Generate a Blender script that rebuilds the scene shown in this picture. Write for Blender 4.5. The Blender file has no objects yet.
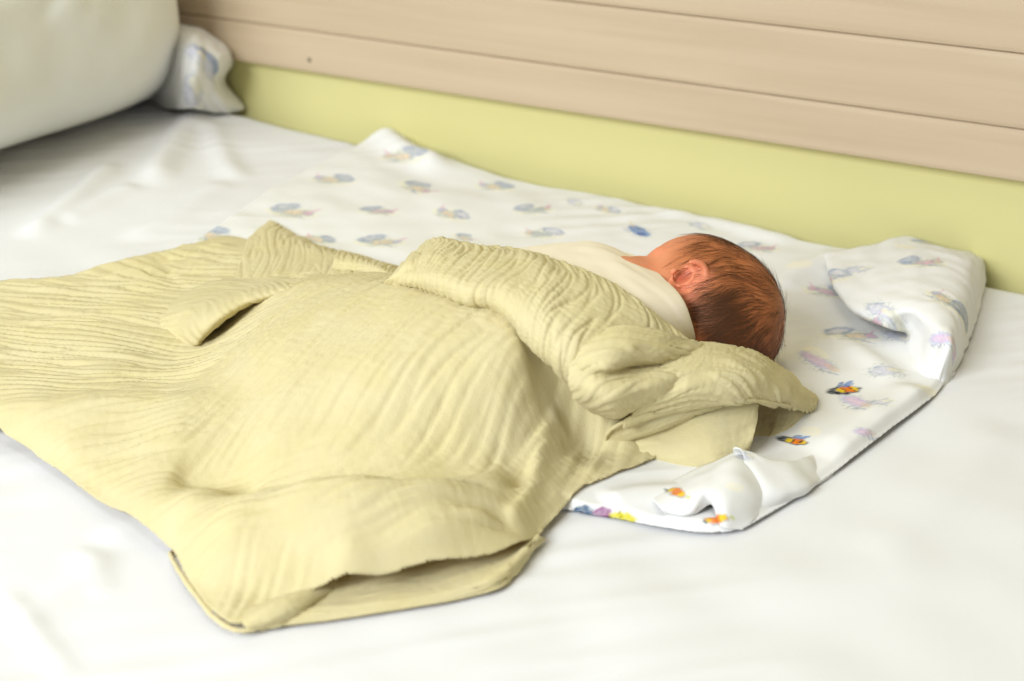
import bpy, bmesh, math, random
import numpy as np
random.seed(4); rng = np.random.default_rng(7)
SC = bpy.context.scene
COL = SC.collection

# ------------------------------------------------------------------ camera model
FPX = 1422.0; CX, CY = 512.0, 340.5
VPX, VPY = -2300.0, -330.0
TH = math.atan2(CY - VPY, FPX)
_d = np.array([VPX - CX, FPX * math.cos(TH) + (CY - VPY) * math.sin(TH)]); _d /= np.linalg.norm(_d)
RV = np.array([-_d[0], _d[1], 0.0]); FV = np.array([-_d[1], -_d[0], 0.0]); ZV = np.array([0, 0, 1.0])
ZB = 0.55
CAM = np.array([0.0, -1.206, ZB + 0.48])
VIEW = FV * math.cos(TH) - ZV * math.sin(TH)
IUP = FV * math.sin(TH) + ZV * math.cos(TH)

def hb(x):                       # the mattress rises gently towards its head end
    return 0.05 * np.maximum(0.0, -np.asarray(x, float) - 0.25) ** 1.3

def ray(px, py):
    r, u = px - CX, CY - py
    return RV * r + FV * (FPX * math.cos(TH) + u * math.sin(TH)) + ZV * (u * math.cos(TH) - FPX * math.sin(TH))

def P3(px, py, h=0.0):           # point h above the bed surface seen at that place of the photograph
    v = ray(px, py); e = 0.0
    for _ in range(12):
        p = CAM + v * ((ZB + h + e - CAM[2]) / v[2])
        e = float(hb(p[0]))
    return p

def W3(px, py, y=0.0):           # point on the wall plane
    v = ray(px, py); return CAM + v * ((y - CAM[1]) / v[1])

def project(P):
    d = np.asarray(P) - CAM
    dep = d @ VIEW
    return CX + FPX * (d @ RV) / dep, CY - FPX * (d @ IUP) / dep, dep

# ------------------------------------------------------------------ numeric helpers
def perlin(x, y, seed=0):
    x = np.asarray(x, float); y = np.asarray(y, float)
    xi = np.floor(x).astype(np.int64); yi = np.floor(y).astype(np.int64)
    xf = x - xi; yf = y - yi
    def g(ix, iy):
        h = (ix * 374761393 + iy * 668265263 + seed * 974711) & 0xffffffff
        h = ((h ^ (h >> 13)) * 1274126177) & 0xffffffff
        h = h ^ (h >> 16)
        a = (h & 0xffff) / 65536.0 * 2 * np.pi
        return np.cos(a), np.sin(a)
    u = xf * xf * xf * (xf * (xf * 6 - 15) + 10); v = yf * yf * yf * (yf * (yf * 6 - 15) + 10)
    def dot(ix, iy, dx, dy):
        a, b = g(ix, iy); return a * dx + b * dy
    n00 = dot(xi, yi, xf, yf); n10 = dot(xi + 1, yi, xf - 1, yf)
    n01 = dot(xi, yi + 1, xf, yf - 1); n11 = dot(xi + 1, yi + 1, xf - 1, yf - 1)
    return (n00 * (1 - u) + n10 * u) * (1 - v) + (n01 * (1 - u) + n11 * u) * v

def sstep(a, b, x):
    t = np.clip((x - a) / (b - a), 0, 1); return t * t * (3 - 2 * t)

class TPS:
    def __init__(s, xy, v, lam=1e-6):
        xy = np.asarray(xy, float); v = np.asarray(v, float); n = len(xy); s.xy = xy
        A = np.zeros((n + 3, n + 3)); A[:n, :n] = s.k(xy, xy) + lam * np.eye(n)
        A[:n, n] = 1; A[:n, n + 1:] = xy; A[n, :n] = 1; A[n + 1:, :n] = xy.T
        s.w = np.linalg.solve(A, np.concatenate([v, np.zeros(3)]))
    def k(s, a, b):
        r2 = ((a[:, None, :] - b[None, :, :]) ** 2).sum(-1)
        return 0.5 * r2 * np.log(r2 + 1e-12)
    def __call__(s, q):
        q = np.asarray(q, float); out = np.empty(len(q)); n = len(s.xy)
        for i in range(0, len(q), 20000):
            c = q[i:i + 20000]; out[i:i + 20000] = s.k(c, s.xy) @ s.w[:n] + s.w[n] + c @ s.w[n + 1:]
        return out

def polydist(q, pl, closed=False):
    """distance, signed side and arc position of points q to a polyline"""
    q = np.asarray(q, float); pl = np.asarray(pl, float)
    if closed: pl = np.vstack([pl, pl[:1]])
    best = np.full(len(q), 1e9); side = np.zeros(len(q)); tt = np.zeros(len(q)); near = np.zeros_like(q)
    L = np.concatenate([[0], np.cumsum(np.linalg.norm(np.diff(pl, axis=0), axis=1))])
    for i in range(len(pl) - 1):
        a, b = pl[i], pl[i + 1]; ab = b - a; l2 = ab @ ab + 1e-18
        t = np.clip(((q - a) @ ab) / l2, 0, 1); c = a + t[:, None] * ab
        d = np.hypot(q[:, 0] - c[:, 0], q[:, 1] - c[:, 1]); m = d < best
        cr = ab[0] * (q[:, 1] - a[1]) - ab[1] * (q[:, 0] - a[0])
        best[m] = d[m]; side[m] = np.sign(cr[m]); tt[m] = ((L[i] + t * math.sqrt(l2)) / L[-1])[m]; near[m] = c[m]
    return best, side, tt, near

def inside(q, poly):
    q = np.asarray(q); poly = np.asarray(poly); r = np.zeros(len(q), bool); n = len(poly)
    for i in range(n):
        a, b = poly[i], poly[(i + 1) % n]
        if a[1] == b[1]: continue
        c = ((a[1] > q[:, 1]) != (b[1] > q[:, 1])) & (q[:, 0] < (b[0] - a[0]) * (q[:, 1] - a[1]) / (b[1] - a[1]) + a[0])
        r ^= c
    return r

def spline(pts, n, closed=False):
    """Catmull-Rom through points"""
    p = np.asarray(pts, float); m = len(p)
    if closed: idx = lambda i: p[i % m]
    else:
        ext = np.vstack([2 * p[0] - p[1], p, 2 * p[-1] - p[-2]]); idx = lambda i: ext[i + 1]
    segs = m if closed else m - 1
    t = np.linspace(0, segs, n, endpoint=not closed); out = []
    for x in t:
        i = min(int(x), segs - 1); f = x - i
        a, b, c, d = idx(i - 1), idx(i), idx(i + 1), idx(i + 2)
        out.append(0.5 * ((2 * b) + (-a + c) * f + (2 * a - 5 * b + 4 * c - d) * f * f + (-a + 3 * b - 3 * c + d) * f ** 3))
    return np.array(out)

class Surf:                      # vertices, faces, per-vertex colour
    def __init__(s): s.v = []; s.f = []; s.n = 0
    def add(s, v, f):
        v = np.asarray(v, float); s.v.append(v); s.f.append(np.asarray(f, np.int64) + s.n); s.n += len(v)
    def verts(s): return np.vstack(s.v)
    def faces(s): return np.vstack(s.f)

def gridfaces(nr, nc):
    i = np.arange(nr - 1)[:, None] * nc + np.arange(nc - 1)[None, :]; i = i.ravel()
    return np.stack([i, i + 1, i + nc + 1, i + nc], 1)

def vnormals(V, Fc):
    n = np.zeros_like(V); a, b, c, d = (V[Fc[:, k]] for k in range(4))
    fn = np.cross(c - a, d - b)
    for k in range(4): np.add.at(n, Fc[:, k], fn)
    return n / (np.linalg.norm(n, axis=1)[:, None] + 1e-15)

def net(rows, step=0.0016):
    """smooth patch through a control net given as rows of (px, py, h)"""
    C = np.array([[P3(*c) for c in r] for r in rows])
    nr, nc = C.shape[:2]
    lr = np.linalg.norm(np.diff(C, axis=0), axis=2).sum(0).max(); lc = np.linalg.norm(np.diff(C, axis=1), axis=2).sum(1).max()
    mr = max(8, int(lr / step)); mc = max(8, int(lc / step))
    A = np.array([spline(C[:, j], mr) for j in range(nc)])         # nc, mr, 3
    B = np.array([spline(A[:, i], mc) for i in range(mr)])         # mr, mc, 3
    return B

def arclen(B):
    u = np.zeros(B.shape[:2]); v = np.zeros(B.shape[:2])
    u[1:] = np.cumsum(np.linalg.norm(np.diff(B, axis=0), axis=2), 0)
    v[:, 1:] = np.cumsum(np.linalg.norm(np.diff(B, axis=1), axis=2), 1)
    return u, v

def crinkle(a, b, seed=0, wl=0.0075, ln=0.07):
    """gauze creases: long along a, short across b, between -1 and 1"""
    w = perlin(a / 0.05, b / 0.03, seed + 5) * 0.003
    n = perlin(a / ln, (b + w) / wl, seed); n2 = perlin(a / (ln * .5), (b - w) / (wl * .5), seed + 1)
    m = 0.75 + 0.8 * perlin(a / 0.06, b / 0.045, seed + 2)
    r = .55 - 1.25 * np.exp(-(n / .13) ** 2) + .35 * n2 - .25 * np.exp(-(perlin(a / .0045, b / .03, seed + 3) / .12) ** 2)
    return r * np.clip(m, .15, 1.2)

# ------------------------------------------------------------------ blender helpers
def material(name, color, rough=0.85, bump=None, spec=0.2, sheen=0.0, attr=None, sss=0.0, mottled=None, trans=None):
    m = bpy.data.materials.new(name); m.use_nodes = True; nt = m.node_tree; b = nt.nodes['Principled BSDF']
    b.inputs['Base Color'].default_value = (*color, 1); b.inputs['Roughness'].default_value = rough
    b.inputs['Specular IOR Level'].default_value = spec; b.inputs['Sheen Weight'].default_value = sheen
    if sss:
        b.inputs['Subsurface Weight'].default_value = sss; b.inputs['Subsurface Radius'].default_value = (1, .35, .2); b.inputs['Subsurface Scale'].default_value = .004
    tc = nt.nodes.new('ShaderNodeTexCoord')
    src = None
    if attr:
        a = nt.nodes.new('ShaderNodeAttribute'); a.attribute_name = attr; src = a.outputs['Color']; nt.links.new(src, b.inputs['Base Color'])
    if mottled:
        sc, amt, c2 = mottled
        n = nt.nodes.new('ShaderNodeTexNoise'); n.inputs['Scale'].default_value = sc; n.inputs['Detail'].default_value = 5
        nt.links.new(tc.outputs['Object'], n.inputs['Vector'])
        mr = nt.nodes.new('ShaderNodeMapRange'); mr.inputs[1].default_value = .35; mr.inputs[2].default_value = .7; mr.inputs[4].default_value = amt
        nt.links.new(n.outputs['Fac'], mr.inputs[0])
        mx = nt.nodes.new('ShaderNodeMix'); mx.data_type = 'RGBA'; mx.inputs[6].default_value = (*color, 1); mx.inputs[7].default_value = (*c2, 1)
        if src: nt.links.new(src, mx.inputs[6])
        nt.links.new(mr.outputs[0], mx.inputs[0]); nt.links.new(mx.outputs[2], b.inputs['Base Color'])
    if bump:
        sc, st = bump
        n = nt.nodes.new('ShaderNodeTexNoise'); n.inputs['Scale'].default_value = sc; n.inputs['Detail'].default_value = 3
        nt.links.new(tc.outputs['Object'], n.inputs['Vector'])
        bp = nt.nodes.new('ShaderNodeBump'); bp.inputs['Strength'].default_value = st; bp.inputs['Distance'].default_value = .001
        nt.links.new(n.outputs['Fac'], bp.inputs['Height']); nt.links.new(bp.outputs['Normal'], b.inputs['Normal'])
    if trans:
        tr = nt.nodes.new('ShaderNodeBsdfTranslucent'); tr.inputs[0].default_value = (*trans[1], 1)
        ms = nt.nodes.new('ShaderNodeMixShader'); ms.inputs[0].default_value = trans[0]
        nt.links.new(b.outputs[0], ms.inputs[1]); nt.links.new(tr.outputs[0], ms.inputs[2]); nt.links.new(ms.outputs[0], nt.nodes['Material Output'].inputs[0])
    return m

def mesh_obj(name, V, Fc, mat, parent=None, smooth=True, cols=None):
    me = bpy.data.meshes.new(name); V = np.asarray(V, np.float32)
    if isinstance(Fc, np.ndarray):
        k = Fc.shape[1]
        me.vertices.add(len(V)); me.vertices.foreach_set('co', V.ravel())
        me.loops.add(Fc.size); me.loops.foreach_set('vertex_index', Fc.astype(np.int32).ravel())
        me.polygons.add(len(Fc)); me.polygons.foreach_set('loop_start', np.arange(0, Fc.size, k, dtype=np.int32))
        me.update(calc_edges=True); me.validate()
    else:
        me.from_pydata([tuple(map(float, v)) for v in V], [], Fc)
    if cols is not None:
        at = me.color_attributes.new('print', 'FLOAT_COLOR', 'POINT')
        c = np.ones((len(V), 4), np.float32); c[:, :3] = cols; at.data.foreach_set('color', c.ravel())
    if smooth: me.polygons.foreach_set('use_smooth', np.ones(len(me.polygons), bool))
    me.materials.append(mat); me.update()
    o = bpy.data.objects.new(name, me); COL.objects.link(o)
    if parent: o.parent = parent; o.matrix_parent_inverse = parent.matrix_world.inverted()
    return o

def solid(o, t, off=-1):
    m = o.modifiers.new('thickness', 'SOLIDIFY'); m.thickness = t; m.offset = off; m.use_rim = True

def bm_obj(name, bm, mat, parent=None, smooth=False):
    me = bpy.data.meshes.new(name); bm.to_mesh(me); bm.free(); me.materials.append(mat)
    if smooth: me.polygons.foreach_set('use_smooth', np.ones(len(me.polygons), bool))
    o = bpy.data.objects.new(name, me); COL.objects.link(o)
    if parent: o.parent = parent; o.matrix_parent_inverse = parent.matrix_world.inverted()
    return o

def box(lo, hi, bev=0.0, seg=2):
    bm = bmesh.new(); bmesh.ops.create_cube(bm, size=1)
    lo, hi = np.array(lo), np.array(hi)
    for v in bm.verts: v.co = tuple((lo + hi) / 2 + np.array(v.co) * (hi - lo))
    if bev: bmesh.ops.bevel(bm, geom=bm.edges[:], offset=bev, segments=seg, profile=.5, affect='EDGES')
    return bm

def empty(name, loc):
    o = bpy.data.objects.new(name, None); COL.objects.link(o); o.location = loc; o.empty_display_size = .1
    bpy.context.view_layer.update(); return o

def tag(o, label, cat): o['label'] = label; o['category'] = cat
def struct(o): o['kind'] = 'structure'; return o

# ------------------------------------------------------------------ materials
M_wall = material('lime_paint', (.60, .56, .255), .7, (60, .12), mottled=(9, .12, (.56, .52, .22)))
M_mus = material('yellow_gauze', (.725, .65, .355), .95, (900, .35), .08, .12, mottled=(30, .45, (.76, .695, .46)), trans=(.2, (.84, .60, .12)))
M_sheet = material('white_cotton', (.74, .742, .745), .9, (700, .12), .12)
M_pill = material('pillow_cotton', (.77, .775, .735), .9, (500, .15), .12)
M_print = material('printed_cotton', (.82, .815, .78), .9, (900, .15), .12, attr='print')
M_wrap = material('cream_jersey', (.84, .76, .61), .9, (1200, .2), .1, .1)
M_skin = material('baby_skin', (.6, .25, .13), .5, (350, .12), .3, attr='print', sss=.18)
M_matt = material('mattress_ticking', (.7, .7, .66), .9, (300, .2))
M_frame = material('painted_steel', (.62, .62, .58), .45, None, .4)
M_hair = material('baby_hair', (.105, .044, .017), .5, None, .35)
M_screw = material('dark_screw', (.16, .13, .09), .5)
M_floor = material('grey_linoleum', (.35, .32, .27), .5, mottled=(8, .5, (.30, .27, .22)))

def wood_mat():
    m = bpy.data.materials.new('pink_beige_wood'); m.use_nodes = True; nt = m.node_tree; b = nt.nodes['Principled BSDF']
    b.inputs['Roughness'].default_value = .5; b.inputs['Specular IOR Level'].default_value = .3
    tc = nt.nodes.new('ShaderNodeTexCoord'); mp = nt.nodes.new('ShaderNodeMapping'); mp.inputs['Scale'].default_value = (1.3, 30, 30)
    n = nt.nodes.new('ShaderNodeTexNoise'); n.inputs['Scale'].default_value = 2.2; n.inputs['Detail'].default_value = 6; n.inputs['Distortion'].default_value = .4
    cr = nt.nodes.new('ShaderNodeValToRGB')
    cr.color_ramp.elements[0].position = .3; cr.color_ramp.elements[0].color = (.475, .37, .245, 1)
    cr.color_ramp.elements[1].position = .7; cr.color_ramp.elements[1].color = (.54, .43, .295, 1)
    nt.links.new(tc.outputs['Object'], mp.inputs[0]); nt.links.new(mp.outputs[0], n.inputs['Vector']); nt.links.new(n.outputs['Fac'], cr.inputs[0]); nt.links.new(cr.outputs[0], b.inputs['Base Color'])
    bp = nt.nodes.new('ShaderNodeBump'); bp.inputs['Strength'].default_value = .1; bp.inputs['Distance'].default_value = .001
    nt.links.new(n.outputs['Fac'], bp.inputs['Height']); nt.links.new(bp.outputs[0], b.inputs['Normal'])
    return m
M_wood = wood_mat()

# ------------------------------------------------------------------ the room
struct(bm_obj('wall_back', box((-2.4, 0, 0), (1.6, .12, 2.6)), M_wall))
struct(bm_obj('floor', box((-2.4, -2.6, -.1), (1.6, 0, 0)), M_floor))
zz = [.0942, .1385, .2003, .262, .324]
for i in range(4):               # horizontal cladding boards, each lapped over a groove
    z0, z1 = ZB + zz[i], ZB + zz[i + 1] - .0002
    prof = [(.0, z0), (-.0125, z0), (-.0148, z0 + .0008), (-.0155, z0 + .004), (-.0155, z1 - .0045), (-.0152, z1 - .002), (-.0140, z1 - .0006), (-.0115, z1), (.0, z1)]
    bm = bmesh.new(); ends = []
    for x in (-2.4, 1.6): ends.append([bm.verts.new((x, y, z)) for y, z in prof])
    n = len(prof)
    for k in range(n): bm.faces.new([ends[0][k], ends[0][(k + 1) % n], ends[1][(k + 1) % n], ends[1][k]])
    bm.faces.new(ends[0][::-1]); bm.faces.new(ends[1]); bmesh.ops.recalc_face_normals(bm, faces=bm.faces[:])
    t = struct(bm_obj('trim_%d' % (i + 1), bm, M_wood))
    if i == 0:
        p = W3(309.5, 60, -.0155); bm = bmesh.new()
        bmesh.ops.create_uvsphere(bm, u_segments=16, v_segments=8, radius=.0024)
        for v in bm.verts: v.co = (v.co.x + p[0], v.co.y * .45 + p[1], v.co.z + p[2])
        bm_obj('screw', bm, M_screw, t, True)

# ------------------------------------------------------------------ the bed
XH, XF, YN, YF = -1.56, .48, -.98, -.012
bed = empty('bed', ((XH + XF) / 2, (YN + YF) / 2, 0)); tag(bed, 'single bed pushed lengthwise against the lime green wall', 'bed')
nx = 120
xs = np.linspace(XH + .02, XF - .02, nx)
prof = [(YN + .02, -.15), (YN + .012, -.13), (YN + .012, -.03), (YN + .03, -.008), (YN + .06, -.0055), (YF - .02, -.0055), (YF - .006, -.012), (YF - .004, -.13), (YF - .01, -.15)]
V = np.array([[x, y, ZB + z + (float(hb(x)))] for x in xs for y, z in prof]); k = len(prof)
fs = [tuple(int(q) for q in r) for r in gridfaces(nx, k)] + [(i * k, (i + 1) * k, (i + 1) * k + k - 1, i * k + k - 1) for i in range(nx - 1)] + [tuple(range(k)), tuple((nx - 1) * k + j for j in range(k))[::-1]]
o = mesh_obj('mattress', V, fs, M_matt, bed, False)
bmf = bm_obj('bed_frame', box((XH, YN + .02, .27), (XF, YF - .004, ZB - .15), .012), M_frame, bed)
for x in (XH + .06, XF - .06):
    for y in (YN + .08, YF - .06):
        bm_obj('leg', box((x - .025, y - .025, 0), (x + .025, y + .025, .275), .008), M_frame, bed)
bm_obj('headboard', box((XH - .035, YN + .02, .2), (XH - .002, YF - .004, 1.0), .012), M_frame, bed)

# ridges and steps drawn over a height field
def pl2(pts): return np.array([P3(*p)[:2] for p in pts])
def ridge(q, pts, a, s, fade=.18):
    d, sd, t, _ = polydist(q, spline(pl2(pts), 24)); e = sstep(0, fade, t) * sstep(0, fade, 1 - t) if fade else 1
    return a * np.exp(-(d / s) ** 2) * e
def stepf(q, pts, a, w, reach, fade=.15):   # rises sharply on the left side of the polyline, falls away slowly
    d, sd, t, _ = polydist(q, spline(pl2(pts), 24)); e = sstep(0, fade, t) * sstep(0, fade, 1 - t)
    s = d * sd
    return a * e * sstep(-w, w, s) * np.exp(-np.maximum(s, 0) / reach)

# white sheet
def sheet_h(q):
    x, y = q[:, 0], q[:, 1]
    h = .0035 * perlin(x / .22, y / .16, 3) + .0016 * perlin(x / .07 + y / .2, y / .06, 4)
    h += .0012 * (1 - np.abs(perlin((x + y) / .30, (x - y) / .035, 9)) * 3) * sstep(.0, .4, perlin(x / .25, y / .25, 12) + .2)
    for pts, a, s in [
        ([(20, 240), (70, 205), (118, 163)], .007, .012), ([(60, 225), (110, 200), (140, 185)], .004, .010),
        ([(150, 190), (165, 160), (195, 118), (205, 104)], .009, .016), ([(240, 185), (220, 150), (208, 120)], .005, .014),
        ([(120, 240), (180, 215), (230, 180)], .004, .014), ([(0, 640), (35, 615), (80, 580), (110, 545)], .0022, .010),
        ([(0, 585), (18, 610), (45, 645), (75, 681)], .002, .007), ([(75, 545), (100, 575), (98, 600)], .0015, .008),
        ([(90, 545), (160, 520), (230, 560)], .003, .012), ([(860, 560), (940, 500), (1010, 420)], .003, .02), ([(560, 640), (760, 590), (960, 560)], .003, .03)]:
        h += ridge(q, pts, a, s)
    return h
sx = np.unique(np.concatenate([np.arange(XH + .005, -1.2, .012), np.arange(-1.2, .0, .004), np.arange(0, XF - .004, .012)]))
sy = np.concatenate([[YN - .002, YN - .002, YN, YN + .004, YN + .012, YN + .024], np.arange(YN + .036, YF - .012, .004), [YF - .010, YF - .004, YF - .002]])
X, Y = np.meshgrid(sx, sy); q = np.stack([X.ravel(), Y.ravel()], 1)
h = sheet_h(q)
edge = np.minimum(sstep(0, .05, q[:, 1] - YN), sstep(0, .01, YF - q[:, 1]))
dz = np.zeros_like(X); dz[0] = -.26; dz[1] = -.14; dz[2] = -.03; dz[3] = -.012; dz[4] = -.004; dz[5] = -.001; dz[-1] = -.03; dz[-2] = -.008; dz[-3] = -.001
for c in (0, -1): dz[:, c] -= .03
Z = ZB + hb(q[:, 0]) + h * edge + dz.ravel()
V = np.stack([q[:, 0], q[:, 1], Z], 1)
wav = np.zeros(len(V)); low = dz.ravel() < -.1; wav[low] = .006 * np.sin(q[low, 0] * 23); V[:, 1] += wav
o = mesh_obj('bed_sheet', V, gridfaces(len(sy), len(sx)), M_sheet)
tag(o, 'plain white sheet spread over the whole mattress', 'bed sheet')
def sheet_top(q): return sheet_h(q)

# ------------------------------------------------------------------ clipped height-field cloth
def clipped(outline, hfun, step):
    lo = outline.min(0) - step * 2; hi = outline.max(0) + step * 2
    gx = np.arange(lo[0], hi[0], step); gy = np.arange(lo[1], hi[1], step)
    X, Y = np.meshgrid(gx, gy); q = np.stack([X.ravel(), Y.ravel()], 1)
    ins = inside(q, outline); Fq = gridfaces(len(gy), len(gx))
    keep = ins[Fq].sum(1) >= 2; Fq = Fq[keep]
    used = np.unique(Fq); out = used[~ins[used]]
    d, s, t, near = polydist(q[out], outline, True); q[out] = near
    rm = np.full(len(q), -1); rm[used] = np.arange(len(used)); q = q[used]; Fq = rm[Fq]
    dist = polydist(q, outline, True)[0]
    h = hfun(q, dist)
    return np.stack([q[:, 0], q[:, 1], ZB + hb(q[:, 0]) + h], 1), Fq

# ------------------------------------------------------------------ printed cloth under the baby
def px_outline(pts, n=220): return spline(pl2(pts), n, True)
PR = Surf()
p_out = px_outline([(168, 262, .004), (215, 228, .004), (262, 196, .004), (320, 163, .004), (366, 142, .006), (400, 138, .008), (425, 149, .006), (500, 176, .004), (570, 191, .004), (640, 206, .004),
                    (760, 232, .004), (830, 249, .004), (905, 259, .004), (978, 272, .004), (972, 320, .004), (941, 388, .004), (890, 430, .004), (825, 478, .004),
                    (762, 518, .004), (737, 530, .004), (700, 533, .004), (645, 523, .004), (577, 511, .004), (560, 500, .004), (600, 440, .004), (500, 400, .004), (300, 330, .004), (190, 300, .004)])
def p_h(q, dist):
    x, y = q[:, 0], q[:, 1]
    h = sheet_h(q) + .0045 + .0035 * (perlin(x / .09, y / .07, 21) + .3) + .0015 * perlin(x / .035, y / .03, 22)
    h += ridge(q, [(960, 275, .0), (966, 310, 0), (948, 352, 0), (930, 385, 0)], .016, .014, .1)
    h += ridge(q, [(928, 395, 0), (876, 426, 0), (815, 468, 0)], .008, .016, .2)
    h += ridge(q, [(820, 350, 0), (800, 372, 0), (770, 380, 0)], .005, .012) + ridge(q, [(845, 262, 0), (800, 280, 0), (780, 300, 0)], .005, .012)
    h += ridge(q, [(900, 395, 0), (860, 365, 0), (820, 345, 0)], .004, .012)
    h += ridge(q, [(430, 170, 0), (405, 160, 0), (385, 145, 0)], .012, .018, .0)
    h += ridge(q, [(640, 215, 0), (700, 228, 0), (800, 250, 0)], .004, .012)
    h += ridge(q, [(600, 515, 0), (650, 505, 0), (700, 500, 0)], .006, .01)
    e = sstep(0, .006, dist)
    return np.maximum(h, .003 + sheet_h(q)) * (.35 + .65 * e) + .002
v, f = clipped(p_out, p_h, .0014); PR.add(v, f)

def flap(rows, amp=.001, seed=0, step=.0014, sc=.02):
    B = net(rows, step); a, b = arclen(B); nr, nc = B.shape[:2]; V = B.reshape(-1, 3); Fq = gridfaces(nr, nc); N = vnormals(V, Fq)
    V = V + N * (amp * perlin(a.ravel() / sc, b.ravel() / sc, seed))[:, None]
    return V, Fq
# folded-back right corner: lip, top, outer edge, down to the bed
v, f = flap([[(842, 262, .008), (852, 290, .008), (872, 312, .008), (896, 326, .009), (907, 334, .008), (900, 352, .006), (884, 386, -.002)],
             [(826, 256, .020), (833, 286, .023), (853, 312, .023), (884, 327, .023), (907, 333, .013), (905, 350, .008), (890, 386, -.002)],
             [(827, 252, .026), (841, 277, .032), (862, 302, .033), (888, 314, .034), (910, 320, .028), (915, 345, .015), (902, 386, -.002)],
             [(866, 246, .030), (879, 263, .037), (893, 284, .040), (910, 300, .042), (924, 316, .040), (934, 342, .030), (920, 390, -.002)],
             [(905, 236, .030), (922, 253, .038), (936, 273, .041), (945, 295, .042), (949, 318, .040), (950, 345, .034), (934, 390, -.002)],
             [(942, 247, .028), (966, 256, .033), (968, 276, .034), (965, 302, .033), (961, 330, .028), (955, 352, .022), (939, 392, -.002)],
             [(973, 253, .020), (984, 262, .016), (982, 285, .012), (974, 314, .010), (965, 345, .008), (957, 362, .007), (942, 394, -.002)],
             [(975, 258, .006), (986, 272, .003), (983, 296, .003), (975, 325, .003), (964, 354, .003), (956, 370, .003), (941, 397, -.002)]], .0016, 31)
PR.add(v, f)
# turned-up front edge with a pocket
v, f = flap([[(740, 470, .004), (770, 480, .004), (800, 470, .004), (830, 450, -.002)],
             [(733, 449, .026), (762, 458, .022), (795, 462, .014), (828, 447, -.002)],
             [(742, 452, .028), (768, 466, .022), (800, 470, .014), (832, 452, -.002)],
             [(745, 480, .020), (775, 490, .014), (806, 486, .009), (838, 464, -.002)],
             [(742, 512, .010), (770, 508, .005), (806, 492, .003), (842, 468, -.002)]], .002, 35)
PR.add(v, f)
v, f = flap([[(648, 498, .006), (680, 478, .008), (712, 464, .012), (740, 452, .020), (764, 462, .012)],
             [(654, 502, .012), (686, 488, .018), (712, 474, .022), (738, 462, .026), (768, 478, .014)],
             [(660, 508, .013), (688, 500, .018), (708, 488, .024), (738, 486, .024), (772, 494, .010)],
             [(664, 512, .010), (690, 511, .014), (706, 494, .022), (728, 508, .018), (760, 512, .006)],
             [(668, 514, .006), (692, 514, .010), (712, 503, .014), (722, 526, .008), (742, 530, .003)]], .0015, 37)
PR.add(v, f)

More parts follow.
